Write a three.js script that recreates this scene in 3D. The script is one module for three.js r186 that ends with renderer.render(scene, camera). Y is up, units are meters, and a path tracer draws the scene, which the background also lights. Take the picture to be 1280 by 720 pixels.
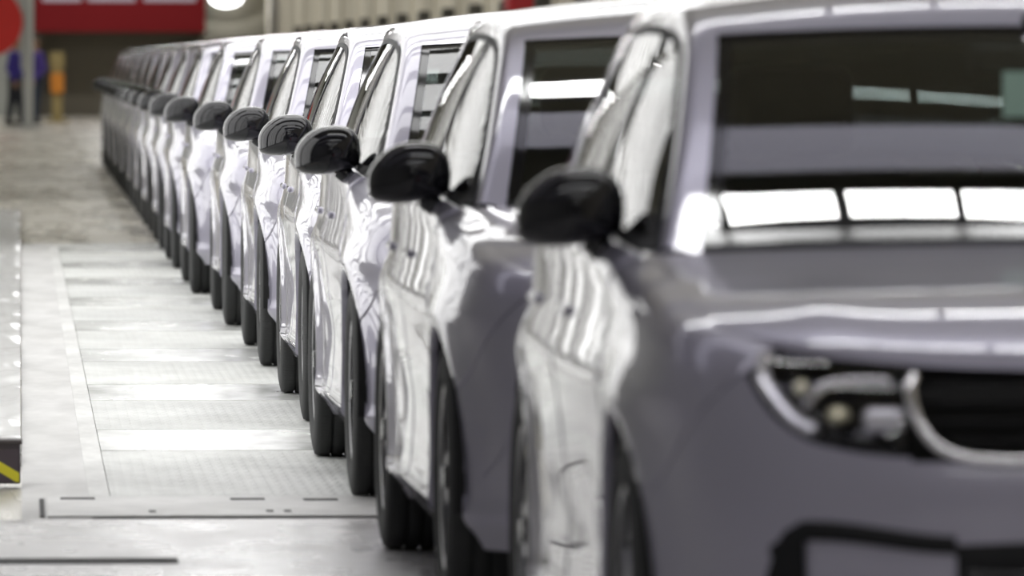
import * as THREE from 'three';
import { mergeGeometries, mergeVertices } from 'three/addons/utils/BufferGeometryUtils.js';
import { RoundedBoxGeometry } from 'three/addons/geometries/RoundedBoxGeometry.js';
import { RectAreaLightUniformsLib } from 'three/addons/lights/RectAreaLightUniformsLib.js';
import { MarchingCubes } from 'three/addons/objects/MarchingCubes.js';

// ------------------------------------------------------------------ camera, renderer, exposure
const scene = new THREE.Scene();
scene.background = new THREE.Color(0x000000);
const renderer = new THREE.WebGLRenderer({ antialias: true });
renderer.toneMapping = THREE.LinearToneMapping;
renderer.toneMappingExposure = 1.0;
renderer.shadowMap.enabled = true;
RectAreaLightUniformsLib.init();
// a long telephoto lens 1.27 m above the floor; the queue of cars runs along -z
const EYE = 1.27, FOCAL = 10560;                       // focal length in pixels of the 1280 x 720 frame
const camera = new THREE.PerspectiveCamera(2 * Math.atan(360 / FOCAL) * 180 / Math.PI, 1280 / 720, 0.5, 400);
camera.position.set(0, EYE, 0);
camera.rotation.order = 'YXZ';
camera.rotation.y = -Math.atan((640 - 25) / FOCAL);    // the queue's vanishing point is near the frame's left edge
camera.rotation.x = -Math.atan((360 - 77) / FOCAL);    // and high up
camera.focus = 31;
camera.userData.fStop = 6.6;
scene.add(camera);
//CAMERA_END

// ------------------------------------------------------------------ area lights: the light tunnel and the hall lamps
function areaLight(x, y, z, w, h, tx, ty, tz, intensity, colour = 0xffffff) {
  const l = new THREE.RectAreaLight(colour, intensity, w, h);
  l.position.set(x, y, z); l.lookAt(tx, ty, tz); scene.add(l);
  return l;
}
const taken = {};
function numbered(name) { const k = taken[name] || 0; taken[name] = k + 1; return k ? name + '_' + String(k).padStart(3, '0') : name; }
function tag(o, label, category, group, kind) {
  o.userData.label = label; if (category) o.userData.category = category; if (group) o.userData.group = group; if (kind) o.userData.kind = kind;
  return o;
}
function shade(o) { o.traverse(c => { if (c.isMesh) { c.castShadow = true; c.receiveShadow = true; } }); return o; }
function part(name, geometry, material, parent, label) {
  const m = new THREE.Mesh(geometry, material); m.name = name; m.castShadow = m.receiveShadow = true;
  if (label) m.userData.label = label;
  if (parent) parent.add(m);
  return m;
}
function thing(name, label, category, [x, y, z] = [0, 0, 0], group) {
  const g = new THREE.Group(); g.name = numbered(name); g.position.set(x, y, z); scene.add(g);
  return tag(g, label, category, group);
}
function struct(name, geometry, material, label) {
  const m = part(numbered(name), geometry, material, scene); m.userData.kind = 'structure';
  if (label) m.userData.label = label;
  return m;
}
let seed = 12345;
function rnd() { seed = (seed * 1664525 + 1013904223) >>> 0; return seed / 4294967296; }
const std = (c, o = {}) => new THREE.MeshStandardMaterial({ color: c, roughness: 0.6, metalness: 0, side: THREE.DoubleSide, ...o });
const phy = (c, o = {}) => new THREE.MeshPhysicalMaterial({ color: c, roughness: 0.5, metalness: 0, side: THREE.DoubleSide, ...o });
const lin = (r, g, b) => new THREE.Color().setRGB(r, g, b);

function noiseTexture(n, fn, repeat = [1, 1], srgb = false) {
  const d = new Uint8Array(n * n * 4);
  for (let j = 0; j < n; j++) for (let i = 0; i < n; i++) {
    const v = fn(i / n, j / n, i, j), k = (j * n + i) * 4;
    const c = Array.isArray(v) ? v : [v, v, v];
    for (let q = 0; q < 3; q++) d[k + q] = Math.max(0, Math.min(255, Math.round(c[q] * 255)));
    d[k + 3] = 255;
  }
  const t = new THREE.DataTexture(d, n, n); t.wrapS = t.wrapT = THREE.RepeatWrapping; t.magFilter = THREE.LinearFilter;
  t.minFilter = THREE.LinearMipmapLinearFilter; t.generateMipmaps = true; t.repeat.set(...repeat);
  if (srgb) t.colorSpace = THREE.SRGBColorSpace;
  t.needsUpdate = true;
  return t;
}
// tileable value noise
const lattice = new Float32Array(4096); for (let i = 0; i < 4096; i++) lattice[i] = rnd();
function vnoise(x, y, p) {
  const xi = Math.floor(x), yi = Math.floor(y), fx = x - xi, fy = y - yi;
  const L = (a, b) => lattice[((((a % p) + p) % p) * 57 + (((b % p) + p) % p) * 131) & 4095];
  const sx = fx * fx * (3 - 2 * fx), sy = fy * fy * (3 - 2 * fy);
  return (L(xi, yi) * (1 - sx) + L(xi + 1, yi) * sx) * (1 - sy) + (L(xi, yi + 1) * (1 - sx) + L(xi + 1, yi + 1) * sx) * sy;
}
function fbm(u, v, p = 8, oct = 4) { let a = 0, s = 0.5, f = p; for (let o = 0; o < oct; o++) { a += s * vnoise(u * f, v * f, f); s *= 0.5; f *= 2; } return a / (1 - s * 2 + 1e-6) * (1 - s * 2 + 1e-6); }

// ------------------------------------------------------------------ geometry helpers
// a grid of points fn(i / nu, j / nv); "out" gives the side that its normals must face
function grid(nu, nv, fn, out) {
  const P = [], U = [], I = [];
  for (let i = 0; i <= nu; i++) for (let j = 0; j <= nv; j++) { const q = fn(i / nu, j / nv, i, j); P.push(q[0], q[1], q[2]); U.push(i / nu, j / nv); }
  for (let i = 0; i < nu; i++) for (let j = 0; j < nv; j++) { const a = i * (nv + 1) + j, b = a + nv + 1; I.push(a, b, a + 1, b, b + 1, a + 1); }
  const g = new THREE.BufferGeometry();
  g.setAttribute('position', new THREE.Float32BufferAttribute(P, 3));
  g.setAttribute('uv', new THREE.Float32BufferAttribute(U, 2));
  g.setIndex(I); g.computeVertexNormals();
  if (out) {
    const n = g.attributes.normal; let s = 0;
    for (let k = 0; k < n.count; k++) { const o = typeof out === 'function' ? out([P[3 * k], P[3 * k + 1], P[3 * k + 2]]) : out; s += n.getX(k) * o[0] + n.getY(k) * o[1] + n.getZ(k) * o[2]; }
    if (s < 0) { for (let k = 0; k < I.length; k += 3) { const t = I[k]; I[k] = I[k + 1]; I[k + 1] = t; } g.setIndex(I); g.computeVertexNormals(); }
  }
  return g;
}
function boxG(x, y, z, w, h, d) { const g = new THREE.BoxGeometry(w, h, d); g.translate(x, y, z); return g; }
function rboxG(x, y, z, w, h, d, r = 0.02, seg = 2) { const g = new RoundedBoxGeometry(w, h, d, seg, Math.min(r, w / 2.01, h / 2.01, d / 2.01)); g.translate(x, y, z); return g; }
function tubeG(pts, r, seg = 24, rad = 8) { return new THREE.TubeGeometry(new THREE.CatmullRomCurve3(pts.map(p => new THREE.Vector3(...p))), seg, r, rad, false); }
function cylG(a, b, r0, r1, seg = 12) {
  const A = new THREE.Vector3(...a), B = new THREE.Vector3(...b), L = A.distanceTo(B);
  const g = new THREE.CylinderGeometry(r1, r0, L, seg); g.translate(0, L / 2, 0);
  g.applyQuaternion(new THREE.Quaternion().setFromUnitVectors(new THREE.Vector3(0, 1, 0), B.clone().sub(A).normalize()));
  g.translate(...a); return g;
}
function merge(list) { return mergeGeometries(list.map(g => { const q = g.index ? g.toNonIndexed() : g; for (const k of Object.keys(q.attributes)) if (!['position', 'normal', 'uv'].includes(k)) q.deleteAttribute(k); return q; })); }
const smooth = (a, b, x) => { const t = Math.max(0, Math.min(1, (x - a) / (b - a))); return t * t * (3 - 2 * t); };
const lerp = (a, b, t) => a + (b - a) * t;
// smooth table lookup; x ascending
function table(T) {
  return x => {
    if (x <= T[0][0]) return T[0][1];
    const n = T.length;
    if (x >= T[n - 1][0]) return T[n - 1][1];
    let k = 0; while (x > T[k + 1][0]) k++;
    const m = i => i <= 0 ? (T[1][1] - T[0][1]) / (T[1][0] - T[0][0]) : i >= n - 1 ? (T[n - 1][1] - T[n - 2][1]) / (T[n - 1][0] - T[n - 2][0]) : (T[i + 1][1] - T[i - 1][1]) / (T[i + 1][0] - T[i - 1][0]);
    const h = T[k + 1][0] - T[k][0], t = (x - T[k][0]) / h, t2 = t * t, t3 = t2 * t;
    return (2 * t3 - 3 * t2 + 1) * T[k][1] + (t3 - 2 * t2 + t) * h * m(k) + (-2 * t3 + 3 * t2) * T[k + 1][1] + (t3 - t2) * h * m(k + 1);
  };
}

// ------------------------------------------------------------------ car materials
const M = {};
M.paint = phy(lin(0.32, 0.308, 0.378), { metalness: 0.55, roughness: 0.36, clearcoat: 1, clearcoatRoughness: 0.025 });
M.gloss = phy(lin(0.006, 0.006, 0.008), { roughness: 0.06 });
M.trim = phy(lin(0.007, 0.007, 0.008), { roughness: 0.6, specularIntensity: 0.4 });
M.rubber = std(lin(0.010, 0.010, 0.011), { roughness: 0.75 });
M.liner = std(lin(0.006, 0.006, 0.006), { roughness: 0.9 });
M.cabin = std(lin(0.018, 0.018, 0.020), { roughness: 0.85 });
M.dash = std(lin(0.02, 0.02, 0.022), { roughness: 0.7 });
// a pane reflects at both of its faces: the index is raised to the sum of the two
M.glass = phy(lin(0.78, 0.84, 0.82), { transmission: 1, thickness: 0, roughness: 0.0, ior: 1.85 });
M.tinted = phy(lin(0.35, 0.38, 0.37), { transmission: 1, thickness: 0, roughness: 0.0, ior: 1.85 });
M.privacy = phy(lin(0.07, 0.08, 0.078), { transmission: 1, thickness: 0, roughness: 0.0, ior: 1.85 });
M.lens = phy(lin(0.95, 0.95, 0.97), { transmission: 1, thickness: 0, roughness: 0.0, ior: 1.5 });
M.chrome = std(lin(0.75, 0.74, 0.76), { metalness: 1, roughness: 0.16 });
M.alloy = std(lin(0.55, 0.55, 0.57), { metalness: 1, roughness: 0.28 });
M.red = phy(lin(0.35, 0.01, 0.012), { roughness: 0.2, clearcoat: 1 });
M.white = std(lin(0.7, 0.7, 0.68), { roughness: 0.6 });
M.drl = std(lin(0.80, 0.79, 0.84), { metalness: 0.7, roughness: 0.25 });
M.bulb = phy(lin(0.9, 0.86, 0.62), { metalness: 0.6, roughness: 0.15, clearcoat: 1 });
const treadBump = noiseTexture(128, (u, v) => {
  const b = (u * 1 + (v < 0.5 ? v : 1 - v) * 0.6) % 1;
  return b < 0.14 ? 0.0 : (b > 0.5 && b < 0.56 ? 0.5 : 1.0);
}, [64, 1]);
M.tread = std(lin(0.030, 0.031, 0.031), { roughness: 0.8, bumpMap: treadBump, bumpScale: 0.005 });

// ------------------------------------------------------------------ the car: z forward, origin on the ground under the front axle
const WB = 2.55, TR = 0.312, ARCH = 0.352;
const planPts = [[-0.25, 0.813], [0, 0.82], [.25, .813], [.45, .782], [.6, .715], [.70, .62], [.768, .5], [.812, .36], [.835, .2], [.846, 0], [.852, -.6], [.855, -1.3], [.853, -1.9], [.842, -2.4], [.815, -2.75], [.77, -2.97], [.68, -3.12], [.5, -3.20], [.25, -3.235], [0, -3.245], [-.25, -3.235]];
const planCurve = new THREE.CatmullRomCurve3(planPts.map(([x, z]) => new THREE.Vector3(x, 0, z)));
const PN = 900, planS = [];
for (let k = 0; k <= PN; k++) {
  const t = lerp(1 / (planPts.length - 1), 1 - 1 / (planPts.length - 1), k / PN), a = planCurve.getPoint(t), g = planCurve.getTangent(t);
  planS.push([a.x, a.z, -g.z, g.x]);
}
function plan(p) { const f = Math.max(0, Math.min(PN - 1e-6, p * PN)), k = Math.floor(f), t = f - k, A = planS[k], B = planS[k + 1]; return [0, 1, 2, 3].map(i => lerp(A[i], B[i], t)); }
function search(test) { let lo = 0, hi = 1; for (let k = 0; k < 40; k++) { const m = (lo + hi) / 2; if (test(plan(m))) lo = m; else hi = m; } return (lo + hi) / 2; }
const pZ = z => search(q => q[1] > z);
const pX = x => search(q => q[1] > 0.3 && q[0] < x);
const pXr = x => search(q => !(q[1] < -2.9 && q[0] < x));
const sideProf = table([[.14, -.065], [.19, -.04], [.235, -.006], [.28, -.012], [.4, -.010], [.55, -.004], [.64, .004], [.70, .014], [.735, .012], [.78, .0], [.85, -.006], [.95, -.014], [1.05, -.03]]);
const frontProf = table([[.15, -.10], [.22, -.055], [.34, -.012], [.45, 0], [.55, .002], [.62, -.006], [.68, -.022], [.74, -.045], [.80, -.075], [.95, -.16]]);
const topT = table([[0, .757], [pX(.3), .760], [pX(.55), .772], [pX(.69), .785], [pZ(.45), .822], [pZ(.2), .862], [pZ(0), .890], [pZ(-.35), .928], [pZ(-.6), .942], [pZ(-1.4), .968], [pZ(-2.3), 1.0], [pZ(-2.9), 1.02], [1, 1.02]]);
const radT = table([[0, .035], [pX(.6), .04], [pZ(.4), .075], [pZ(0), .085], [pZ(-.35), .06], [pZ(-.6), .045], [pZ(-2.4), .05], [1, .05]]);
const archY = z => { let y = 0; for (const c of [0, -WB]) { const d = Math.abs(z - c); if (d < ARCH) y = Math.max(y, TR + Math.sqrt(ARCH * ARCH - d * d)); } return y; };
function wallPoint(p, y, extra = 0, s = 1) {
  const [x, z, nx, nz] = plan(p), w = smooth(.78, .38, z), top = topT(p), r = radT(p);
  let o = lerp(frontProf(y), sideProf(y), w);
  const d = top - y;
  if (d < r) { const c = Math.min(r, r - d); o -= r - Math.sqrt(Math.max(0, r * r - c * c)); }
  for (const c of [0, -WB]) { const dd = Math.hypot(z - c, y - TR), q = (dd - ARCH) / 0.075; if (q > -0.5) o += 0.020 * Math.exp(-q * q) * w * smooth(.9, .6, y); }
  // scooped lower doors
  o -= 0.012 * smooth(-.5, -.9, z) * smooth(-2.2, -1.8, z) * Math.exp(-(((y - .42) / .1) ** 2));
  o += extra;
  return [s * (x + nx * o), y, z + nz * o];
}
// a panel of the body wall: columns ps, bottom and top edges, optional flanges round its four sides
function wall(ps, bot, top, { rows = 16, extra = 0, s = 1, flange = 0.014, out = null } = {}) {
  const n = ps.length + 1, R = rows + 2;
  return grid(n, R, (u, v, i, j) => {
    const ci = Math.max(0, Math.min(ps.length - 1, i - 1)), p = ps[ci];
    const vj = Math.max(0, Math.min(rows, j - 1)) / rows, b = bot(p), t = Math.max(b, top(p));
    const edge = (i === 0 || i === n || j === 0 || j === R) ? -flange : 0;
    return wallPoint(p, lerp(b, t, vj), extra + edge, s);
  }, q => out || [s * q[0] > 0.3 ? s : 0, 0, q[2] > 0 ? 1 : -0.3]);
}
function pRange(a, b, n, more = []) { const L = []; for (let k = 0; k <= n; k++) L.push(lerp(a, b, k / n)); for (const m of more) if (m > Math.min(a, b) && m < Math.max(a, b)) L.push(m); return L.sort((x, y) => x - y); }
const archPs = c => { const L = []; for (let k = 0; k <= 20; k++) { const a = Math.PI * k / 20; L.push(pZ(c + (ARCH - 1e-5) * Math.cos(a))); } L.push(pZ(c + ARCH + 4e-4), pZ(c - ARCH - 4e-4)); return L; };
const archF = archPs(0), archR = archPs(-WB);

const frameIn = new THREE.CatmullRomCurve3([[.680, .925, -.37], [.643, 1.078, -.605], [.611, 1.206, -.840], [.583, 1.322, -1.090], [.577, 1.358, -1.22], [.575, 1.392, -1.62], [.572, 1.388, -2.25], [.560, 1.345, -2.84], [.612, 1.17, -3.0], [.655, 1.02, -3.10]].map(a => new THREE.Vector3(...a)), false, 'centripetal');
const frameOut = new THREE.CatmullRomCurve3([[.752, .925, -.41], [.710, 1.060, -.645], [.675, 1.182, -.878], [.645, 1.290, -1.125], [.640, 1.320, -1.27], [.642, 1.340, -1.68], [.640, 1.332, -2.25], [.636, 1.285, -2.76], [.690, 1.14, -2.94], [.735, 1.022, -3.03]].map(a => new THREE.Vector3(...a)), false, 'centripetal');
const TH = 3 / 9, TB = 7 / 9;                           // header and rear edge of the roof on these curves
function topSurf(t, u) {
  const w = frameIn.getPoint(t);
  const bow = table([[0, .045], [TH, .022], [.55, 0], [.66, 0], [TB, -.06], [1, -.10]])(t), crown = table([[0, .014], [TH, .016], [.6, .045], [TB, .035], [1, .02]])(t);
  const k = 1 - u * u;
  return [u * w.x, w.y + crown * k, w.z + bow * k];
}
const outS = []; for (let k = 0; k <= 300; k++) { const q = frameOut.getPoint(k / 300); outS.push([q.x, q.y, q.z]); }
function railAt(z) { for (let k = 0; k < 300; k++) if (outS[k + 1][2] <= z) { const t = (z - outS[k][2]) / (outS[k + 1][2] - outS[k][2] || 1e-9); return [lerp(outS[k][0], outS[k + 1][0], t), lerp(outS[k][1], outS[k + 1][1], t)]; } return [outS[300][0], outS[300][1]]; }
// side of the cabin between belt (v = 0) and window top (v = 1)
function sideSurf(z, v, s, extra = 0) {
  const p = pZ(z), b = wallPoint(p, topT(p)), r = railAt(z), h = Math.max(0, r[1] - b[1]);
  const k = v * (h > 0 ? 1 : 0);
  return [s * (lerp(b[0], r[0], k) + 0.010 * Math.sin(Math.PI * k) * Math.min(1, h / .3) + extra), b[1] + h * k, z];
}
function sidePatch(z0, z1, lo, hi, s, { n = 16, m = 8, extra = 0 } = {}) {
  return grid(n, m, (u, v) => {
    const z = lerp(z0, z1, u), p = pZ(z), h = Math.max(0.002, railAt(z)[1] - topT(p));
    const a = Math.min(1, lo / h), b = Math.max(a, 1 - hi / h);
    return sideSurf(z, lerp(a, b, v), s, extra);
  }, [s, 0, 0]);
}

function tyreGeo() {
  const w = 0.098, P = [[.215, -.085], [.235, -.097], [.262, -w - .004], [.285, -w], [.306, -.092], [.3110, -.080], [.3118, -.060], [.3120, -.046], [.304, -.0455], [.304, -.038], [.3122, -.0375], [.3122, -.005], [.304, -.0045], [.304, .0045], [.3122, .005], [.3122, .0375], [.304, .038], [.304, .0455], [.3120, .046], [.3118, .060], [.3110, .080], [.306, .092], [.285, w], [.262, w + .004], [.235, .097], [.215, .085]];
  const g = new THREE.LatheGeometry(P.map(q => new THREE.Vector2(q[0], q[1])), 64); g.rotateZ(Math.PI / 2); return g;
}
function rimGeos() {
  const barrel = new THREE.LatheGeometry([[.205, -.09], [.218, -.088], [.222, -.080], [.208, -.070], [.198, -.03], [.196, .05], [.206, .068], [.216, .078], [.222, .086], [.216, .091], [.207, .088]].map(q => new THREE.Vector2(...q)), 48); barrel.rotateZ(-Math.PI / 2);
  const spokes = [];
  for (let k = 0; k < 5; k++) for (const e of [-1, 1]) {
    const a = k / 5 * Math.PI * 2, sh = new THREE.Shape();
    sh.moveTo(-.012, .04); sh.lineTo(.012, .04); sh.lineTo(.015, .205); sh.lineTo(-.015, .205); sh.closePath();
    const g = new THREE.ExtrudeGeometry(sh, { depth: .022, bevelEnabled: true, bevelSize: .004, bevelThickness: .004, bevelSegments: 1, curveSegments: 2 });
    g.rotateZ(e * 0.17); g.rotateZ(a); g.rotateY(Math.PI / 2); g.translate(.052, 0, 0); spokes.push(g);
  }
  const hub = new THREE.CylinderGeometry(.06, .07, .05, 24); hub.rotateZ(-Math.PI / 2); hub.translate(.062, 0, 0);
  const cap = new THREE.CylinderGeometry(.027, .03, .012, 20); cap.rotateZ(-Math.PI / 2); cap.translate(.090, 0, 0);
  const disc = new THREE.CylinderGeometry(.135, .135, .02, 32); disc.rotateZ(Math.PI / 2); disc.translate(-.01, 0, 0);
  return { barrel, spokes, hub, cap, disc };
}
const GEO = { tyre: tyreGeo(), rim: rimGeos() };

function makeCar() {
  const car = new THREE.Group();
  const base = () => 0.165;
  const zOf = p => plan(p)[1];
  // --- hood
  const pc = pX(.71), pe = pZ(-.33);
  const edge = (p, s) => { const q = wallPoint(p, topT(p) - 0.0005, -0.003, s); return q; };
  const frontC = u => edge(Math.abs(u) * pc, u < 0 ? -1 : 1), sideC = (v, s) => edge(lerp(pc, pe, v), s);
  const B0 = sideC(1, 1);
  const cowlC = u => [u * B0[0], B0[1] + .020 * (1 - u * u), B0[2] + .085 * (1 - u * u)];
  const hood = part('hood', grid(48, 36, (a, v) => {
    const u = a * 2 - 1, F = frontC(u), C = cowlC(u), L = sideC(v, -1), R = sideC(v, 1), q = [0, 0, 0];
    const c00 = frontC(-1), c10 = frontC(1), c01 = cowlC(-1), c11 = cowlC(1);
    for (let i = 0; i < 3; i++) q[i] = (1 - v) * F[i] + v * C[i] + (1 - a) * L[i] + a * R[i] - ((1 - a) * (1 - v) * c00[i] + a * (1 - v) * c10[i] + (1 - a) * v * c01[i] + a * v * c11[i]);
    const k = (1 - u * u) * Math.sin(Math.PI * Math.min(1, v)) ;
    q[1] += 0.022 * Math.sin(Math.PI * Math.sqrt(v)) * (1 - u * u * u * u) + 0.012 * k;
    q[1] += 0.006 * Math.exp(-(((Math.abs(u) - .66) / .09) ** 2)) * Math.sin(Math.PI * v) ** 2;   // raised folds
    return q;
  }, [0, 1, 0]), M.paint, car);
  // --- front bumper and fenders
  const pTip = pX(.715), pArchTop = pZ(.288);
  const lampB = table([[.43, .620], [.48, .622], [.55, .632], [.605, .646], [.655, .678], [.685, .712], [.715, .760]]);
  const seamY = p => lerp(.748, .51, Math.min(1, (p - pTip) / (pArchTop - pTip)));
  const bumpTop = p => { const x = plan(p)[0]; return p > pTip ? seamY(p) - .003 : x < .435 ? .606 : lampB(x) - .006; };
  const bumpBot = p => { const z = zOf(p), b = base(); return Math.min(seamY(Math.max(p, pTip)) - .004, z < ARCH ? Math.max(b, archY(z)) : b + .0); };
  const bps = pRange(0, pArchTop, 60, archF.concat([pX(.435), pX(.434)]));
  const full = bps.slice().reverse().map(p => [p, -1]).concat(bps.slice(1).map(p => [p, 1]));
  const bumper = part('front_bumper', grid(full.length - 1, 26, (u, v, i) => { const [p, s] = full[i]; const b = bumpBot(p), t = bumpTop(p); return wallPoint(p, lerp(b, Math.max(b, t), v), 0, s); }, [0, 0, 1]), M.paint, car);
  // lower grille, C shaped trims, slats
  const band = (xa, xb, ya, yb, extra, n = 16, rows = 3) => grid(n, rows + 2, (u, v, i, j) => {
    const x = lerp(xa, xb, u), p = pX(Math.abs(x)), jj = Math.max(0, Math.min(rows, j - 1)) / rows;
    return wallPoint(p, lerp(typeof ya === 'function' ? ya(x) : ya, typeof yb === 'function' ? yb(x) : yb, jj), (j === 0 || j === rows + 2) ? -.01 : extra, x < 0 ? -1 : 1);
  }, [0, 0, 1]);
  part('lower_grille', band(-.36, .36, .235, x => lerp(.485, .470, Math.abs(x) / .36), .004, 24, 6), M.trim, bumper);
  for (let k = 0; k < 4; k++) part('grille_slat', band(-.34, .34, .265 + k * .05, .278 + k * .05, .012, 20, 1), M.gloss, bumper);
  for (const s of [-1, 1]) {
    const top = band(s * .36, s * .655, x => lerp(.455, .474, smooth(.36, .58, Math.abs(x))) - .03 * smooth(.60, .655, Math.abs(x)), x => lerp(.485, .507, smooth(.36, .58, Math.abs(x))) - .045 * smooth(.60, .66, Math.abs(x)), .006, 24, 2);
    const leg = band(s * .60, s * .685, x => .30, x => lerp(.497, .36, smooth(.605, .685, Math.abs(x)) ** 2), .0065, 12, 8);
    const foot = band(s * .36, s * .66, .285, .305, .006, 16, 2);
    part('bumper_trim', merge([top, leg, foot]), M.trim, bumper, 'black C-shaped trim in the bumper corner');
  }
  part('number_plate', band(-.2, .2, .50, .575, .012, 8, 1), M.trim, bumper, 'blank black number plate holder');
  // --- grille and chrome strip
  const gt = p => topT(p) - .006;
  const grille = part('grille', grid(40, 6, (u, v) => { const x = lerp(-.455, .455, u), p = pX(Math.abs(x)); return wallPoint(p, lerp(.60, topT(p) + .0, v), -.055, x < 0 ? -1 : 1); }, [0, 0, 1]), M.liner, car);
  for (let k = 0; k < 4; k++) { const y = .640 + k * .030; const xw = k < 1 ? .40 : .43; part('grille_slat', band(-xw, xw, y, y + .009, -.02, 24, 1), M.gloss, grille); }
  const cp = []; for (const [x, y] of [[.437, .748], [.442, .728], [.434, .695], [.416, .660], [.388, .632], [.345, .616], [.28, .611], [.15, .609], [0, .608]]) cp.push(wallPoint(pX(x), y, .002, 1));
  const cpf = cp.concat(cp.slice(0, -1).reverse().map(q => [-q[0], q[1], q[2]]));
  part('chrome_strip', tubeG(cpf, .0105, 90, 8), M.chrome, grille, 'chrome strip under the grille');
  for (const s of [-1, 1]) {
    // --- headlamp: dark bowl, chrome lines, projectors, clear lens
    const lps = pRange(pX(.447), pX(.718), 24);
    const lampBp = p => lampB(plan(p)[0]), lampTp = p => Math.max(lampBp(p) + .003, topT(p) - .007);
    const lamp = part('headlamp', wall(lps, lampBp, lampTp, { rows: 6, extra: -.075, s, flange: -.07 }), M.gloss, car);
    part('lens', wall(lps, lampBp, lampTp, { rows: 6, extra: -.001, s, flange: .01 }), M.lens, lamp, 'clear headlamp lens');
    const on = (x, y, e) => wallPoint(pX(x), y, e, s);
    part('daylight_strip', tubeG([on(.710, .774, -.012), on(.694, .742, -.012), on(.676, .714, -.014), on(.656, .690, -.016), on(.632, .668, -.018), on(.600, .653, -.02)], .0145, 24, 8), M.drl, lamp, 'bright daylight strip along the lamp edge');
    part('reflector_bar', tubeG([on(.63, .690, -.03), on(.620, .712, -.03), on(.602, .730, -.032), on(.55, .738, -.035), on(.485, .738, -.035)], .0095, 24, 8), M.chrome, lamp);
    const ball = new THREE.SphereGeometry(.021, 18, 12); ball.scale(1, .8, 1); ball.translate(...on(.578, .680, -.05));
    part('bulb', ball, M.bulb, lamp);
    const b2 = new THREE.SphereGeometry(.014, 14, 10); b2.translate(...on(.645, .725, -.035));
    part('bulb', b2, M.bulb, lamp);
    const q = on(.492, .674, -.05);
    part('projector', rboxG(q[0], q[1], q[2], .075, .042, .03, .014, 3), M.drl, lamp);
    // --- fender
    const fps = pRange(pTip, pZ(-.385), 46, archF);
    const fb = p => { const z = zOf(p); return z > .288 ? seamY(p) : Math.max(base(), archY(z)); };
    part('fender', wall(fps, fb, p => topT(p) + 0, { rows: 22, s, flange: 0.02 }), M.paint, car);
    // --- doors and sill
    const door = (za, zb, archs, hz, label) => {
      const ps = pRange(pZ(za), pZ(zb), 30, archs);
      const d = part('door', wall(ps, p => Math.max(.243, archY(zOf(p))), p => topT(p) - .004, { rows: 28, s, flange: .016 }), M.paint, car, label);
      const hp = wallPoint(pZ(hz), .80, .002, s);
      part('door_handle', rboxG(hp[0], hp[1], hp[2], .022, .022, .19, .010, 4), M.paint, d);
      return d;
    };
    const d1 = door(-.389, -1.425, archF, -1.28), d2 = door(-1.431, -2.285, archR, -2.12);
    part('sill', wall(pRange(pZ(-.358), pZ(-2.19), 30), () => .150, () => .238, { rows: 6, s, flange: .02 }), M.paint, car);
    // --- rear quarter
    const qps = pRange(pZ(-2.291), pXr(.70), 40, archR);
    part('rear_quarter', wall(qps, p => { const z = zOf(p); return z < -2.80 ? Math.max(.60, archY(z)) : Math.max(base(), archY(z)); }, p => topT(p), { rows: 20, s, flange: .016 }), M.paint, car);
    // --- cabin side
    part('window_glass', sidePatch(-.51, -1.40, .018, .015, s, { n: 24, m: 10 }), M.tinted, d1);
    part('window_glass', sidePatch(-1.475, -2.26, .018, .015, s, { n: 24, m: 10 }), M.tinted, d2);
    part('window_frame', merge([sidePatch(-.43, -.51, .0, .0, s, { n: 8, extra: .001 }), sidePatch(-1.40, -1.426, 0, 0, s, { n: 3, extra: .003 }),
      grid(24, 2, (u, v) => { const z = lerp(-.50, -1.426, u), h = railAt(z)[1] - topT(pZ(z)); return sideSurf(z, 1 - .016 / h * v, s, .002); }, [s, 0, 0]),
      grid(24, 2, (u, v) => { const z = lerp(-.50, -1.426, u), h = railAt(z)[1] - topT(pZ(z)); return sideSurf(z, .020 / h * v, s, .005); }, [s, 0, 0])]), M.trim, d1, 'black window surround');
    part('window_frame', merge([sidePatch(-1.43, -1.475, 0, 0, s, { n: 3, extra: .003 }), sidePatch(-2.26, -2.31, 0, 0, s, { n: 3, extra: .002 }),
      grid(24, 2, (u, v) => { const z = lerp(-1.43, -2.30, u), h = railAt(z)[1] - topT(pZ(z)); return sideSurf(z, 1 - .016 / h * v, s, .002); }, [s, 0, 0]),
      grid(24, 2, (u, v) => { const z = lerp(-1.43, -2.30, u), h = railAt(z)[1] - topT(pZ(z)); return sideSurf(z, .020 / h * v, s, .005); }, [s, 0, 0])]), M.trim, d2, 'black window surround');
    part('rear_pillar', sidePatch(-2.31, -2.985, 0, 0, s, { n: 24, m: 8, extra: .002 }), M.paint, car);
    part('roof_rail', grid(90, 8, (u, v) => {
      const a = frameIn.getPoint(u), b = frameOut.getPoint(u), k = Math.sin(Math.PI * v);
      return [s * (lerp(a.x, b.x, v) + .016 * k), lerp(a.y, b.y, v) + .012 * k, lerp(a.z, b.z, v) + .014 * k * smooth(TH + .12, TH - .08, u)];
    }, q => [s, 1, 0]), M.paint, car, 'windscreen pillar and roof rail');
    // --- door mirror: domed black cap with flat underside on a stalk
    const mir = part('door_mirror', grid(28, 20, (u, v) => {
      const th = u * Math.PI * 2, ph = v * Math.PI, cx = Math.cos(th), sy = Math.sin(th);
      const e = (c, k) => Math.sign(c) * Math.pow(Math.abs(c), k), sp = Math.pow(Math.sin(ph), .62);
      const X = .100 * e(cx, cx > 0 ? .92 : .72) * sp, up = sy > 0 ? .086 * e(sy, .92) : -.060 * e(-sy, .46);
      const Z = .075 * Math.cos(ph);
      const Y = up * sp - X * .10 + (X > 0 && sy > 0 ? -.012 * (X / .1) ** 2 * sy : 0);
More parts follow.
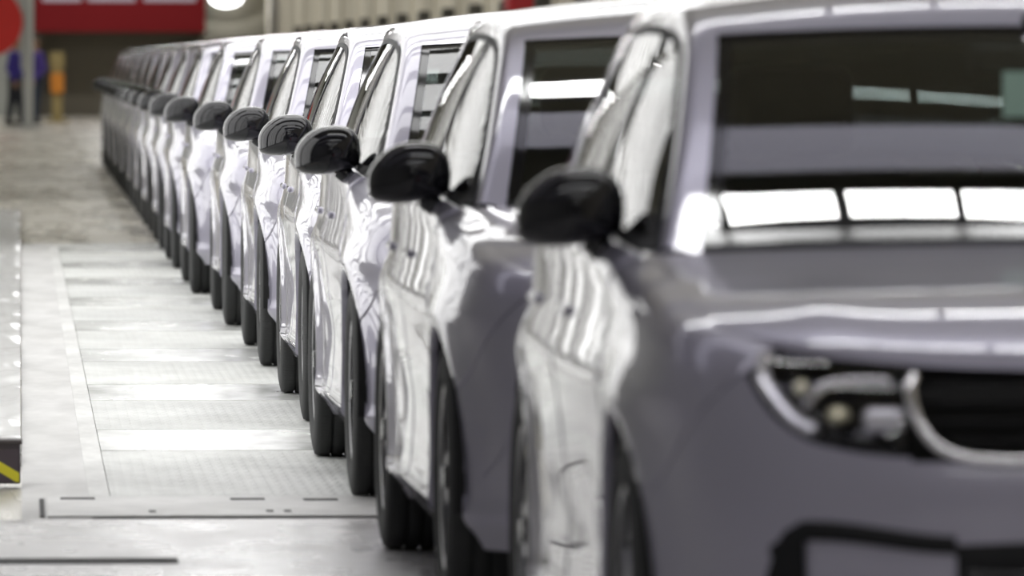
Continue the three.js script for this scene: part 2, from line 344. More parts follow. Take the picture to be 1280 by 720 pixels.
      return [s * (.885 + X), .992 + Y, -.735 + (Z > 0 ? Z : Z * .55) - .25 * Math.abs(X) * (X > 0 ? 1 : .2)];
    }, null), M.gloss, d1, 'black gloss door mirror');
    mir.geometry.deleteAttribute('uv'); mir.geometry.deleteAttribute('normal'); mir.geometry = mergeVertices(mir.geometry, 1e-5); mir.geometry.computeVertexNormals();
    const st = new THREE.CatmullRomCurve3([[s * .85, .945, -.735], [s * .825, .925, -.735], [s * .80, .915, -.72], [s * .775, .925, -.70]].map(a => new THREE.Vector3(...a)));
    const arm = new THREE.TubeGeometry(st, 12, .026, 10); arm.scale(1, 1, 1); 
    part('mirror_arm', arm, M.gloss, mir);
    const foot = new THREE.SphereGeometry(.05, 16, 10); foot.scale(.4, .5, 1.1); foot.translate(s * .785, .922, -.70);
    part('mirror_foot', foot, M.gloss, mir);
    // --- tail lamp
    part('tail_lamp', wall(pRange(pZ(-2.93), pXr(.52), 16), () => .80, p => topT(p) - .03, { rows: 6, s, extra: .006, flange: .012 }), M.red, car, 'red tail lamp');
    // --- wheel arch liners
    for (const c of [0, -WB]) part('wheel_arch_liner', grid(24, 2, (u, v) => { const a = lerp(-.18, Math.PI + .18, u); const X = lerp(.845, .52, v); return [s * X, TR + (ARCH + .004) * Math.sin(a), c + (ARCH + .004) * Math.cos(a)]; }, null), M.liner, car);
    // --- wheels
    for (const c of [0, -WB]) {
      const w = new THREE.Group(); w.name = 'wheel'; w.position.set(s * .755, TR, c); if (s < 0) w.rotation.y = Math.PI; car.add(w);
      part('tyre', GEO.tyre, M.tread, w, 'black rubber tyre');
      part('rim', GEO.rim.barrel, M.alloy, w);
      for (const g of GEO.rim.spokes) part('spoke', g, M.alloy, w);
      part('hub', GEO.rim.hub, M.alloy, w); part('hub_cap', GEO.rim.cap, M.gloss, w); part('brake_disc', GEO.rim.disc, M.trim, w);
    }
  }
  // --- rear bumper, tailgate
  const rb = pRange(pZ(-2.80), 1, 30, archR), rbf = rb.map(p => [p, 1]).concat(rb.slice(0, -1).reverse().map(p => [p, -1]));
  part('rear_bumper', grid(rbf.length - 1, 10, (u, v, i) => { const [p, s] = rbf[i]; const b = Math.max(.22, archY(zOf(p))); return wallPoint(p, lerp(b, Math.max(b, .594), v), .012 * Math.sin(Math.PI * v), s); }, [0, 0, -1]), M.paint, car);
  const tg = pRange(pXr(.69), 1, 20), tgf = tg.map(p => [p, 1]).concat(tg.slice(0, -1).reverse().map(p => [p, -1]));
  const gate = part('tailgate', grid(tgf.length - 1, 10, (u, v, i) => { const [p, s] = tgf[i]; return wallPoint(p, lerp(.60, topT(p) - .002, v), 0, s); }, [0, 0, -1]), M.paint, car);
  part('rear_window', grid(20, 10, (u, v) => topSurf(lerp(TB + .02, .985, v), u * 2 - 1), [0, 0, -1]), M.privacy, gate);
  // --- windscreen with black border, roof
  const wsA = .012, wsB = TH - .008, ub = .955;
  const ws = part('windscreen', grid(32, 24, (u, v) => topSurf(lerp(wsA + .014, wsB - .012, v), (u * 2 - 1) * ub), [0, .5, 1]), M.glass, car);
  const rim = (ua, ubb, ta, tb, n, m) => grid(n, m, (u, v) => topSurf(lerp(ta, tb, v), lerp(ua, ubb, u)), [0, .5, 1]);
  part('windscreen_border', merge([rim(-.995, .995, wsA, wsA + .014, 24, 2), rim(-.995, .995, wsB - .012, wsB, 24, 2), rim(-.995, -ub, wsA, wsB, 2, 20), rim(ub, .995, wsA, wsB, 2, 20)]), M.gloss, ws, 'black border of the windscreen');
  part('roof', grid(28, 40, (u, v) => topSurf(lerp(TH, TB + .01, v), u * 2 - 1), [0, 1, 0]), M.paint, car);
  // --- cowl panel and wipers
  part('cowl', grid(24, 4, (u, v) => { const k = u * 2 - 1, a = cowlC(k), b = topSurf(wsA + .002, k * .995); return [lerp(a[0], b[0], v), lerp(a[1], b[1], v) - .018 * Math.sin(Math.PI * v) - .008, lerp(a[2] + .01, b[2], v)]; }, [0, 1, 0]), M.trim, car);
  for (const x0 of [.42, -.12]) {
    const pts = []; for (let k = 0; k <= 6; k++) { const q = topSurf(.018 + .004 * k / 6, (x0 + .17 - .58 * k / 6) / .66); pts.push([q[0], q[1] + .018, q[2] + .012]); }
    part('wiper', tubeG(pts, .006, 16, 6), M.trim, car);
  }
  // --- inside
  part('dashboard', grid(24, 10, (u, v) => { const k = u * 2 - 1, a = topSurf(.03, k * .96); const z = a[2] - .02 - .55 * v; return [k * .66, a[1] - .045 + .03 * Math.sin(v * 2.4) - Math.max(0, v - .75) * .9, z]; }, [0, 1, 0]), M.dash, car);
  for (const x of [-.36, .36]) {
    const seat = part('seat', rboxG(x, .42, -1.45, .50, .16, .52, .06, 3), M.cabin, car);
    const bk = rboxG(0, .31, 0, .48, .62, .12, .05, 3); bk.rotateX(-.28); bk.translate(x, .48, -1.72); part('backrest', bk, M.cabin, seat);
    const hr = rboxG(0, 0, 0, .25, .18, .09, .04, 3); hr.rotateX(-.2); hr.translate(x, 1.17, -1.92); part('headrest', hr, M.cabin, seat);
  }
  const bench = part('rear_bench', rboxG(0, .42, -2.35, 1.25, .16, .5, .06, 3), M.cabin, car);
  const rbk = rboxG(0, .3, 0, 1.25, .6, .12, .05, 3); rbk.rotateX(-.25); rbk.translate(0, .45, -2.62); part('backrest', rbk, M.cabin, bench);
  const sw = new THREE.TorusGeometry(.18, .016, 10, 32); sw.rotateX(-.4); sw.translate(.36, .92, -1.08); part('steering_wheel', sw, M.dash, car);
  const hd = grid(16, 24, (u, v) => { const q = topSurf(lerp(TH + .002, TB, v), (u * 2 - 1) * .99); return [q[0], q[1] - .03, q[2]]; }, [0, -1, 0]); part('headliner', hd, M.cabin, car);
  const rv = part('rear_view_mirror', rboxG(0, 1.275, -1.03, .24, .065, .03, .02, 3), M.gloss, car);
  part('mirror_stem', cylG([0, 1.315, -1.03], [0, 1.352, -1.055], .012, .014, 10), M.gloss, rv);
  const tagq = topSurf(TH - .085, .0); 
  part('windscreen_tag', rboxG(-.035, tagq[1] - .04, tagq[2] - .02, .07, .085, .004, .001, 1), M.tagPaper, car, 'pale green paper tag behind the windscreen');
  // --- underbody
  const ub1 = merge([boxG(0, .27, -1.275, 1.06, .14, 3.75), boxG(0, .30, -1.275, 1.52, .12, 1.72), boxG(0, .5, .5, .9, .32, .3), boxG(0, .55, -.05, 1.0, .45, .7)]);
  part('underbody', ub1, M.liner, car);
  part('bulkhead', boxG(0, .6, -.40, 1.4, .5, .02), M.liner, car);
  part('bulkhead', boxG(0, .65, -2.85, 1.2, .55, .02), M.liner, car);
  return shade(car);
}
M.tagPaper = std(lin(0.62, 0.82, 0.74), { roughness: 0.7 });
const protoCar = makeCar();
//CARS
// ------------------------------------------------------------------ the queue: distance of the front axle from the lens, centre of the car across the line
const queue = [[14.7, 1.898, .010], [19.45, 1.823, .012], [24.65, 1.814, .008], [29.85, 1.846], [35.3, 1.85], [40.8, 1.835], [46.4, 1.787]];
for (let k = 0; k < 10; k++) queue.push([52.0 + 5.5 * k, 1.795 + 0.006 * k + (rnd() - 0.5) * 0.02]);
const ORD = ['first', 'second', 'third', 'fourth', 'fifth', 'sixth', 'seventh', 'eighth', 'ninth', 'tenth', 'eleventh', 'twelfth', 'thirteenth', 'fourteenth', 'fifteenth', 'sixteenth', 'seventeenth', 'eighteenth', 'nineteenth', 'twentieth', 'twenty-first', 'twenty-second'];
queue.forEach(([d, x, yaw = 0], i) => {
  const c = i ? protoCar.clone() : protoCar;
  c.name = numbered('hatchback_car'); c.position.set(x, 0, -d); c.rotation.y = yaw;
  const where = i === 0 ? 'grey metallic hatchback at the head of the queue, its whole front in view'
    : i === queue.length - 1 ? `grey metallic hatchback at the tail of the queue, ${ORD[i]} from its head`
    : `grey metallic hatchback, ${ORD[i]} in the queue counted from its head`;
  tag(c, where, 'car', 'cars queued nose to tail on the line');
  scene.add(c);
});

// ------------------------------------------------------------------ floor
const speck = noiseTexture(256, (u, v) => { const n = fbm(u, v, 6, 5), m = fbm(v + .3, u + .7, 24, 3); return [0.80 + .22 * n + .10 * (m - .5), 0.80 + .22 * n + .10 * (m - .5), 0.795 + .22 * n + .10 * (m - .5)]; }, [1, 1], true);
const roughN = noiseTexture(256, (u, v) => 0.55 + 0.6 * (fbm(u, v, 10, 4) - 0.45));
const diamond = noiseTexture(128, (u, v) => {
  let h = 0;
  for (const [cx, cy, a] of [[.25, .25, 1], [.75, .75, 1], [.75, .25, -1], [.25, .75, -1]]) {
    const dx = u - cx, dy = v - cy, p = (dx + a * dy) * .7071, q = (dx - a * dy) * .7071;
    h = Math.max(h, 1 - ((p / .26) ** 2 + (q / .085) ** 2));
  }
  return Math.max(0, Math.min(1, h * 1.6));
});
const texRep = (t, u, v) => { const c = t.clone(); c.repeat.set(u, v); c.needsUpdate = true; return c; };
const F = {};
F.far = std(lin(0.72, 0.69, 0.62), { roughness: 0.5, map: texRep(speck, .5, .16), roughnessMap: texRep(roughN, .7, .05) });
F.near = std(lin(0.64, 0.627, 0.635), { roughness: 0.5, map: texRep(speck, .6, .2), roughnessMap: texRep(roughN, .8, .3) });
F.aisle = std(lin(0.56, 0.555, 0.55), { roughness: 0.55, map: texRep(speck, .8, .17) });
F.line = std(lin(0.61, 0.61, 0.60), { roughness: 0.5, map: texRep(speck, 1.5, .3) });
F.plate = std(lin(0.70, 0.71, 0.695), { roughness: 0.40, map: texRep(speck, .7, .3), roughnessMap: texRep(roughN, 1, .4) });
F.tread = std(lin(0.62, 0.63, 0.615), { roughness: 0.5, map: texRep(speck, .7, .3), bumpMap: texRep(diamond, 14, 5), bumpScale: 0.004 });
F.cover = std(lin(0.60, 0.595, 0.59), { roughness: 0.45, map: texRep(speck, .8, .5) });
F.dark = std(lin(0.025, 0.024, 0.024), { roughness: 0.8 });
F.steel = std(lin(0.60, 0.60, 0.59), { roughness: 0.2, metalness: 0.0 });
const floor = new THREE.Group(); floor.name = 'floor'; floor.userData = { kind: 'structure', label: 'pale factory floor with conveyor plates' }; scene.add(floor);
const metres = g => { const p = g.attributes.position, uv = g.attributes.uv; for (let k = 0; k < p.count; k++) uv.setXY(k, p.getX(k), p.getZ(k) + p.getY(k)); return g; };
const slab = (name, x0, x1, d0, d1, top, mat, th = 0.2, label) => part(name, metres(boxG((x0 + x1) / 2, top - th / 2, -(d0 + d1) / 2, x1 - x0, th, d1 - d0)), mat, floor, label);
slab('concrete_slab', -9.2, 6.2, -32, 206, -0.010, F.far, 0.2, 'beige concrete');
slab('floor_coating', -9.0, 6.0, -31, 23.45, 0, F.near, 0.010, 'light grey floor coating');
slab('aisle_strip', 0.004, 0.1995, 23.46, 59, 0, F.aisle, 0.010);
slab('aisle_strip', -9.0, -0.902, 23.46, 59, 0, F.aisle, 0.010);
slab('painted_line', 0.1998, 0.2605, 24.62, 59, 0, F.line, 0.010, 'white line beside the plates');
slab('conveyor_edge', 3.30, 6.0, 23.46, 59, 0, F.aisle, 0.010);
let pd = 24.62, pk = 0;
for (const L of [2.98].concat(...Array.from({ length: 8 }, () => [1.6, 2.5]))) {
  if (pd > 58.9) break;
  const e = Math.min(59, pd + L);
  slab(pk % 2 ? 'smooth_plate' : 'tread_plate', 0.263, 3.29, pd, e - 0.03, 0, pk % 2 ? F.plate : F.tread, 0.010);
  pd = e; pk++;
}
// raised cover plate at the end of the conveyor, with lifting slots
slab('cover_plate', 0.075, 3.29, 23.52, 24.58, 0.006, F.cover, 0.016, 'cover plate at the conveyor end');
slab('cover_lip', 0.075, 3.29, 23.46, 23.515, -0.002, F.dark, 0.006);
slab('end_slot', 0.054, 0.068, 23.54, 24.5, 0.004, F.dark, 0.012);
for (const [x, d] of [[.165, 24.46], [.655, 24.40], [.865, 24.36]]) slab('lifting_slot', x - .05, x + .05, d - .06, d + .06, 0.0065, F.dark, 0.002);
for (const x of [.37, .70, .75]) slab('bolt_head', x - .01, x + .01, 23.70, 23.78, 0.0075, F.dark, 0.003);
slab('drain_cover', -3, 0.40, 21.36, 21.60, 0.0015, F.dark, 0.003, 'dark drain channel');
// crumpled shiny strip along the aisle's left edge
{
  const n = 30, m = 1500, g = grid(m, n, (u, v) => {
    const d = lerp(26.5, 72, u), x = lerp(-.90, 0.0, v);
    return [x, 0.002 + 0.022 * vnoise(d * 1.6, x * 20, 64) + 0.012 * vnoise(d * 3.7 + 7, x * 43, 64), -d];
  }, [0, 1, 0]);
  part('foil_strip', g, F.steel, floor, 'uneven shiny strip at the edge of the aisle');
}

// ------------------------------------------------------------------ hall shell
const W = {};
W.right = std(lin(0.66, 0.61, 0.50), { roughness: 0.8 });
W.rib = std(lin(0.62, 0.58, 0.48), { roughness: 0.75 });
W.left = std(lin(0.55, 0.56, 0.54), { roughness: 0.8 });
W.back = std(lin(0.14, 0.131, 0.103), { roughness: 0.8 });
W.ceil = std(lin(0.36, 0.34, 0.25), { roughness: 0.9 });
W.duct = std(lin(0.50, 0.49, 0.55), { roughness: 0.6 });
W.beam = std(lin(0.07, 0.066, 0.05), { roughness: 0.7 });
W.white = std(lin(0.86, 0.86, 0.85), { roughness: 0.7 });
const CEIL = 6.5;
const wr = new THREE.Group(); wr.name = 'wall_right'; wr.userData = { kind: 'structure', label: 'beige ribbed side wall of the hall' }; scene.add(wr);
part('wall_sheet', boxG(6.15, 3.2, 87, 0.3, 7.0, 1).translate(0, 0, -87).scale(1, 1, 238).translate(0, 0, -87), W.right, wr);
for (let k = 0; k < 21; k++) { part('wall_rib', boxG(5.98, 3.2, -60 - 7 * k, .04, 6.6, 1.6), W.rib, wr); }
struct('wall_left', boxG(-9.15, 3.2, -87, 0.3, 7.0, 238), W.left);
struct('wall_back', boxG(-1.5, 3.2, -205.8, 15.6, 7.0, 0.3), W.back);
struct('wall_end', boxG(-4.4, 3.2, -197.2, 9.3, 6.6, .2), std(lin(0.46, 0.47, 0.44), { roughness: 0.8 }), 'pale end wall left of the booth');
struct('wall_front', boxG(-1.5, 3.2, 31.8, 15.6, 7.0, 0.3), W.left);
struct('ceiling', boxG(-1.5, CEIL + .15, -87, 15.6, 0.3, 238), W.ceil);
for (let k = 0; k < 40; k++) struct('trim_' + (k + 1), boxG(-1.5, CEIL - .2, 27.0 - 6.05 * k, 15, .4, .22), W.beam, 'dark steel roof beam');

// ------------------------------------------------------------------ lamps of the hall: rows of square panels across the ceiling
const lampGlow = new THREE.MeshStandardMaterial({ color: 0xffffff, emissive: 0xffffff, emissiveIntensity: 3 });
const housing = std(lin(0.35, 0.35, 0.35), { roughness: 0.6 });
function panelLamp(x, y, z, w, d, power, label, group) {
  const t = thing('ceiling_lamp', label, 'lamp', [x, y, z], group);
  part('housing', boxG(0, .04, 0, w + .06, .08, d + .06), housing, t);
  part('diffuser', boxG(0, -.004, 0, w, .01, d), lampGlow, t);
  if (z > -30) for (let k = 1; k < 4; k++) part('divider', boxG(-w / 2 + k * w / 4, -.03, 0, .035, .03, d + .05), W.beam, t);
  areaLight(x, y - .012, z, w, d, x, y - 3, z, power, 0xffffff);
  shade(t);
}
for (const d of [17.34, 23.86, 11.2, 5.0, -3, -12, -21])
  for (let k = d > 15 ? 2 : 0; k < 5; k++) panelLamp(-3.1 + 1.90 * k, CEIL - .45, -d, 1.85, .21, 22, 'bright panel lamp under the ceiling beams ahead of the light tunnel', 'panel lamps ahead of the light tunnel');
for (let d = 66; d < 196; d += 10.5) for (const x of [-4.2, 2.6]) panelLamp(x, CEIL - .45, -d, 1.6, .5, 56, 'panel lamp over the dim far end of the hall', 'panel lamps over the far end');
const skyGlow = new THREE.MeshStandardMaterial({ color: 0xffffff, emissive: 0xdcdaf0, emissiveIntensity: 0.35 });
for (const d of [18.22, 22.98, 11.9, 5.7]) {
  const t = thing('roof_light', 'long translucent roof light strip across the hall ceiling', 'roof light', [-1.5, CEIL - .5, -d], 'roof light strips');
  part('frame', boxG(0, .06, 0, 14.6, .08, .90), housing, t); part('pane', boxG(0, .004, 0, 14.4, .02, .82), skyGlow, t, 'translucent pane');
  areaLight(-1.5, CEIL - .51, -d, 14.4, .82, -1.5, 0, -d, 0.75, 0xdcdaf0);
}

// ------------------------------------------------------------------ the light tunnel over the third car onwards
const T = { d0: 26.0, d1: 57.5, y: 3.30, xl: -1.25, xr: 4.9 };
const softGlow = new THREE.MeshStandardMaterial({ color: 0xffffff, emissive: 0xffffff, emissiveIntensity: 0.8 });
const tube = new THREE.MeshStandardMaterial({ color: 0xffffff, emissive: 0xffffff, emissiveIntensity: 5 });
const tunnel = thing('light_tunnel', 'inspection tunnel of glowing white panels over and beside the queue', 'light tunnel', [0, 0, 0]);
const cx = (T.xl + T.xr) / 2, tw = T.xr - T.xl;
for (let d = T.d0, k = 0; d < T.d1; d += 2.1, k++) {
  part('cross_beam', boxG(cx, T.y + .12, -d, tw + .2, .1, .3), W.beam, tunnel);
  part('roof_panel', boxG(cx, T.y + .02, -(d + 1.05), tw, .03, 1.3), softGlow, tunnel, 'glowing roof panel');
  areaLight(cx, T.y, -(d + 1.05), tw, 1.3, cx, 0, -(d + 1.05), 1.85, 0xffffff);
  part('post', boxG(T.xr + .06, 1.65, -d, .08, 3.3, .08), W.beam, tunnel);
  for (let q = 0; q < 3; q++) part('roof_slat', boxG(cx, T.y - .05, -(d + .62 + .43 * q), tw, .03, .07), W.beam, tunnel);
  if (k % 2 === 0) { part('lamp_bar', boxG(1.3, T.y - .06, -(d + 2.0), 1.5, .05, .12), tube, tunnel, 'bright lamp bar between the roof panels'); areaLight(1.3, T.y - .09, -(d + 2.0), 1.5, .12, 1.3, 0, -(d + 2.0), 9, 0xffffff); }
}
for (let d = T.d0 - 2.1; d < 76; d += 2.1) {
  part('post', boxG(T.xl - .06, 1.65, -d, .08, 3.3, .10), W.beam, tunnel);
  for (let q = 0; q < 4; q++) part('side_slat', boxG(T.xl + .05, 1.8, -(d + .40 + .43 * q), .03, 3.0, .07), W.beam, tunnel);
  part('side_panel', boxG(T.xl - .02, 1.8, -(d + 1.05), .03, 2.96, 1.75), softGlow, tunnel, 'glowing side panel');
  areaLight(T.xl, 1.8, -(d + 1.05), 1.75, 2.96, T.xl + 5, 1.8, -(d + 1.05), 1.2, 0xffffff);
}
shade(tunnel);
//EXTRAS
// ------------------------------------------------------------------ things on the side wall
const boxDark = std(lin(0.07, 0.065, 0.055), { roughness: 0.6 });
for (let k = 0; k < 14; k++) {
  const t = thing('junction_box', 'dark junction box on the ribbed beige side wall', 'box', [5.88, 1.74, -(88 + 7 * k)], 'junction boxes along the side wall');
  part('case', rboxG(0, .15, 0, .16, .24, .4, .03, 2), boxDark, t); part('lid', rboxG(-.084, .15, 0, .012, .2, .34, .005, 1), W.beam, t);
}
{
  const red = std(lin(0.42, 0.012, 0.02), { roughness: 0.45 });
  const t = thing('hose_cabinet', 'red fire hose cabinet on the side wall', 'cabinet', [5.84, 1.52, -98.7]);
  part('case', rboxG(0, .3, 0, .28, .7, 1.1, .03, 2), red, t); part('door', rboxG(-.15, .3, 0, .02, .6, 1.0, .01, 1), red, t); part('handle', rboxG(-.17, .3, .38, .03, .12, .04, .01, 1), boxDark, t);
  // wall lamp high on the end wall
  const l = thing('wall_lamp', 'bright wall lamp on the end wall beside the red booth', 'lamp', [5.0, 2.72, -205.5]);
  part('bracket', boxG(0, .1, -.05, .1, .3, .2), housing, l);
  const sh = new THREE.SphereGeometry(.26, 24, 16); sh.scale(1.5, .85, .7); sh.translate(0, .1, .24);
  part('globe', sh, new THREE.MeshStandardMaterial({ color: 0xffffff, emissive: 0xffffff, emissiveIntensity: 7 }), l, 'glowing white globe');
  const pl = new THREE.PointLight(0xffffff, 5); pl.position.set(5.0, 2.82, -204.95); pl.castShadow = true; scene.add(pl);
}
// ------------------------------------------------------------------ red booth over the end of the line
{
  const red = std(lin(0.21, 0.003, 0.007), { roughness: 0.9 }), dk = std(lin(0.17, 0.152, 0.118), { roughness: 0.8 }), pale = std(lin(0.62, 0.55, 0.66), { roughness: 0.5 });
  const b = thing('inspection_booth', 'dark booth with a red header at the end of the line', 'booth', [2.32, 0, -196]);
  part('back_wall', boxG(0, 1.8, -1.3, 3.9, 3.6, .1), dk, b);
  for (const s of [-1, 1]) part('side_wall', boxG(s * 1.92, 1.8, -.65, .1, 3.6, 1.3), dk, b);
  part('roof', boxG(0, 3.45, -.65, 3.9, .1, 1.35), dk, b);
  part('header', rboxG(0, 2.45, .06, 3.96, 1.0, .16, .03, 2), red, b, 'deep red header board');
  part('header_board', rboxG(.0, 3.14, .08, 3.96, .34, .12, .02, 2), red, b);
  for (const [x, w] of [[-1.35, .9], [-.2, 1.1], [1.15, 1.2]]) part('header_strip', boxG(x, 2.72, .15, w, .12, .03), pale, b, 'pale strip on the red header');
}
// ------------------------------------------------------------------ round red sign on a grey post
{
  const t = thing('sign_post', 'round red sign on a grey post in the aisle', 'sign', [0.16, 0, -160]);
  part('post', cylG([0, 0, 0], [0, 3.2, 0], .095, .095, 16), std(lin(0.42, 0.43, 0.42), { roughness: 0.6 }), t, 'grey post');
  part('base_plate', rboxG(0, .02, 0, .45, .04, .45, .01, 1), housing, t);
  const disc = new THREE.CylinderGeometry(.66, .66, .05, 48); disc.rotateX(Math.PI / 2); disc.translate(-.76, 2.02, .04);
  part('disc', disc, std(lin(0.62, 0.012, 0.006), { roughness: 0.5 }), t, 'plain round red disc');
  part('bracket', boxG(-.3, 2.02, 0, .62, .08, .04), housing, t);
}
// ------------------------------------------------------------------ orange stand beside the booth
{
  const or = std(lin(0.75, 0.27, 0.03), { roughness: 0.6 }), tan = std(lin(0.36, 0.28, 0.12), { roughness: 0.7 });
  const t = thing('equipment_stand', 'tan equipment stand with an orange box beside the booth', 'stand', [0.78, 0, -177]);
  part('column', boxG(0, .65, 0, .22, 1.3, .22), tan, t); part('foot', boxG(0, .03, 0, .5, .06, .5), tan, t);
  part('orange_box', rboxG(0, .82, .14, .28, .42, .2, .04, 2), or, t, 'orange box'); part('screen_case', rboxG(0, 1.3, .06, .3, .34, .12, .03, 2), tan, t);
}
// ------------------------------------------------------------------ hazard striped block at the aisle edge
{
  const cv = document.createElement('canvas'); cv.width = 512; cv.height = 128; const c = cv.getContext('2d');
  c.fillStyle = '#4a4046'; c.fillRect(0, 0, 512, 128); c.fillStyle = '#d8cf2e';
  for (let k = -2; k < 6; k++) { const x = k * 150 + 62; c.beginPath(); c.moveTo(x, 0); c.lineTo(x + 48, 0); c.lineTo(x + 190, 128); c.lineTo(x + 142, 128); c.closePath(); c.fill(); }
  const tx = new THREE.CanvasTexture(cv); tx.colorSpace = THREE.SRGBColorSpace;
  const t = thing('hazard_block', 'low block with black and yellow hazard stripes at the aisle edge', 'barrier', [-.30, 0, -25.4]);
  part('block', rboxG(0, .066, 0, .60, .122, .14, .006, 2), std(lin(0.055, 0.045, 0.05), { roughness: 0.6 }), t);
  part('striped_panel', boxG(0, .060, .0715, .592, .098, .003), std(0xffffff, { map: tx, roughness: 0.5 }), t, 'yellow diagonal stripes');
  part('cap', rboxG(0, .130, 0, .61, .014, .15, .004, 1), std(lin(0.06, 0.05, 0.048), { roughness: 0.6 }), t);
}
// ------------------------------------------------------------------ two workers far down the aisle
function capsuleField(caps, k) {
  return (x, y, z) => {
    let m = 0, first = true;
    for (const [a, b, r0, r1, sx = 1, sz = 1] of caps) {
      const px = (x - a[0]), py = y - a[1], pz = (z - a[2]), bx = b[0] - a[0], by = b[1] - a[1], bz = b[2] - a[2];
      const L = bx * bx + by * by + bz * bz || 1e-9, h = Math.max(0, Math.min(1, (px * bx + py * by + pz * bz) / L));
      const dx = (px - bx * h) / sx, dy = py - by * h, dz = (pz - bz * h) / sz, d = Math.sqrt(dx * dx + dy * dy + dz * dz) - lerp(r0, r1, h);
      if (first) { m = d; first = false; } else { const q = Math.max(0, Math.min(1, .5 + .5 * (m - d) / k)); m = lerp(m, d, q) - k * q * (1 - q); }
    }
    return m;
  };
}
function marched(f, centre, half, n) {
  const mc = new MarchingCubes(n, M.trim, false, false, 60000);
  mc.isolation = 0;
  for (let k = 0; k < n; k++) for (let j = 0; j < n; j++) for (let i = 0; i < n; i++) {
    const w = q => (q - n / 2) / (n / 2) * half;
    mc.field[i + j * n + k * n * n] = -f(centre[0] + w(i), centre[1] + w(j), centre[2] + w(k));
  }
  mc.update();
  const g = new THREE.BufferGeometry(), P = new Float32Array(mc.count * 3), N = new Float32Array(mc.count * 3);
  for (let q = 0; q < mc.count; q++) for (let a = 0; a < 3; a++) { P[3 * q + a] = mc.positionArray[3 * q + a] * half + centre[a]; N[3 * q + a] = mc.normalArray[3 * q + a]; }
  g.setAttribute('position', new THREE.BufferAttribute(P, 3)); g.setAttribute('normal', new THREE.BufferAttribute(N, 3));
  return g;
}
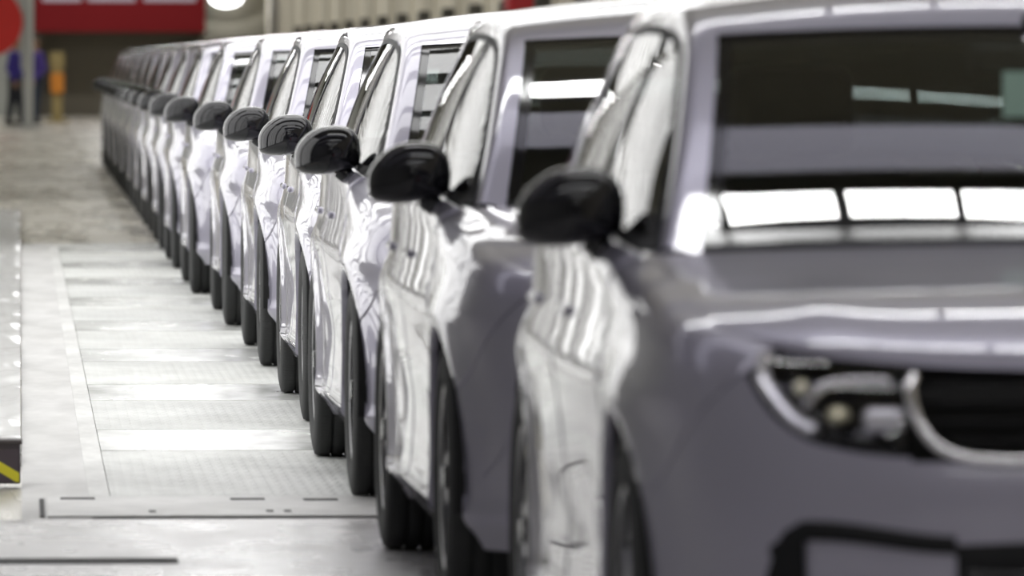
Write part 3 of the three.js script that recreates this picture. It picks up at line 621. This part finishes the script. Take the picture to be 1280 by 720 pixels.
function person(pose, colours, label, at, turn) {
  const t = thing('person', label, 'person', at); t.rotation.y = turn;
  const hip = .92, sh = 1.42;
  const leg = s => { const st = s * pose.step; return [[[s * .09, hip, 0], [s * .10, .50, .02 + st * .5], .088, .06], [[s * .10, .50, .02 + st * .5], [s * .105, .09, st], .058, .042], [[s * .105, .05, st - .04], [s * .12, .035, st + .15], .042, .034]]; };
  const arm = s => { const el = [s * .27, 1.13, -.03], wr = [s * (.27 + pose.out), .90, .06 + pose.reach * (s > 0 ? 1 : .4)]; return { el, wr, caps: [[[s * .185, sh - .03, 0], el, .052, .042], [el, wr, .042, .029]] }; };
  const A = [arm(-1), arm(1)];
  const trunk = [[[0, hip, 0], [0, 1.15, 0], .115, .112, 1.25, .9], [[0, 1.15, 0], [0, sh - .07, 0], .112, .125, 1.3, .85], [[-.14, sh - .02, 0], [.14, sh - .02, 0], .062, .062], [[0, sh - .02, 0], [0, 1.55, .015], .058, .052]];
  const headC = [[[0, 1.66, .01], [0, 1.70, -.01], .085, .092, .92, 1.08], [[0, 1.60, .045], [0, 1.585, .06], .048, .04], [[0, 1.655, .095], [0, 1.635, .112], .013, .015], [[-.082, 1.66, 0], [-.084, 1.64, 0], .016, .013, .6], [[.082, 1.66, 0], [.084, 1.64, 0], .016, .013, .6]];
  const hands = A.map(({ wr }, i) => { const s = i ? 1 : -1, q = (a, b, c) => [wr[0] + s * a, wr[1] + b, wr[2] + c], L = [[q(0, 0, 0), q(.005, -.075, .012), .027, .032, .6, 1.1]];
    for (let f = 0; f < 4; f++) { const z = -.026 + f * .019, l = [.058, .07, .075, .066][f]; L.push([q(.006, -.085, z + .012), q(.002, -.085 - l * .55, z + .016), .0095, .0088], [q(.002, -.085 - l * .55, z + .016), q(-.012, -.085 - l, z + .018), .0088, .0075]); }
    L.push([q(0, -.03, .032), q(-.004, -.065, .058), .012, .0105], [q(-.004, -.065, .058), q(-.01, -.098, .062), .0105, .009]); return L; });
  const bodyF = capsuleField([...trunk, ...headC.slice(0, 2), ...leg(-1), ...leg(1), ...A[0].caps, ...A[1].caps], .03);
  const body = merge([marched(bodyF, [0, .9, 0], .95, 84), marched(capsuleField([...headC, trunk[3]], .018), [0, 1.66, 0], .17, 44), ...hands.map((h, i) => marched(capsuleField(h, .006), [A[i].wr[0], A[i].wr[1] - .09, A[i].wr[2] + .02], .12, 44))]);
  const skin = std(lin(0.30, 0.17, 0.11), { roughness: 0.6 });
  part('body', body, skin, t);
  const jf = capsuleField([...trunk.slice(0, 3), ...A[0].caps, ...A[1].caps], .035);
  part('jacket', marched((x, y, z) => Math.max(jf(x, y, z) - .016, hip - .04 - y, y - 1.475), [0, 1.18, 0], .45, 60), colours[0], t);
  const tf = capsuleField([[[-.07, hip, 0], [.07, hip, 0], .10, .10], [[0, hip, 0], [0, hip + .08, 0], .12, .115, 1.2, .9], ...leg(-1).slice(0, 2), ...leg(1).slice(0, 2)], .03);
  part('trousers', marched((x, y, z) => Math.max(tf(x, y, z) - .018, y - hip - .05, .085 - y), [0, .52, 0], .56, 64), colours[1], t);
  for (const s of [-1, 1]) part('shoe', marched((x, y, z) => Math.max(capsuleField([leg(s)[2], [[s * .105, .05, s * pose.step], [s * .105, .10, s * pose.step], .05, .048]], .02)(x, y, z) - .012, -y), [s * .11, .07, s * pose.step + .05], .18, 32), colours[2], t);
  const hf = capsuleField([[[0, 1.70, -.015], [0, 1.70, -.02], .098, .098, .95, 1.06]], .01);
  part('hair', marched((x, y, z) => Math.max(hf(x, y, z), 1.665 + Math.max(0, z) * 1.1 - y), [0, 1.70, 0], .14, 34), colours[3], t);
  for (const s of [-1, 1]) { const e = new THREE.SphereGeometry(.010, 8, 6); e.translate(s * .032, 1.668, .088); part('eye', e, M.trim, t); }
  const mo = new THREE.SphereGeometry(.018, 8, 6); mo.scale(1, .3, .4); mo.translate(0, 1.606, .092); part('mouth', mo, std(lin(.25, .08, .07)), t);
  return shade(t);
}
const cloth = (r, g, b) => std(lin(r, g, b), { roughness: 0.85 });
person({ step: .10, out: .03, reach: .08 }, [cloth(.035, .022, .22), cloth(.012, .014, .022), M.rubber, cloth(.02, .015, .012)], 'person in a blue jacket and black trousers left of the grey post', [-.10, 0, -169], 1.25);
person({ step: .06, out: .02, reach: .16 }, [cloth(.055, .03, .20), cloth(.02, .03, .055), M.rubber, cloth(.03, .02, .012)], 'person in a purple jacket and navy trousers right of the grey post', [.34, 0, -172], -1.1);
renderer.render(scene, camera);
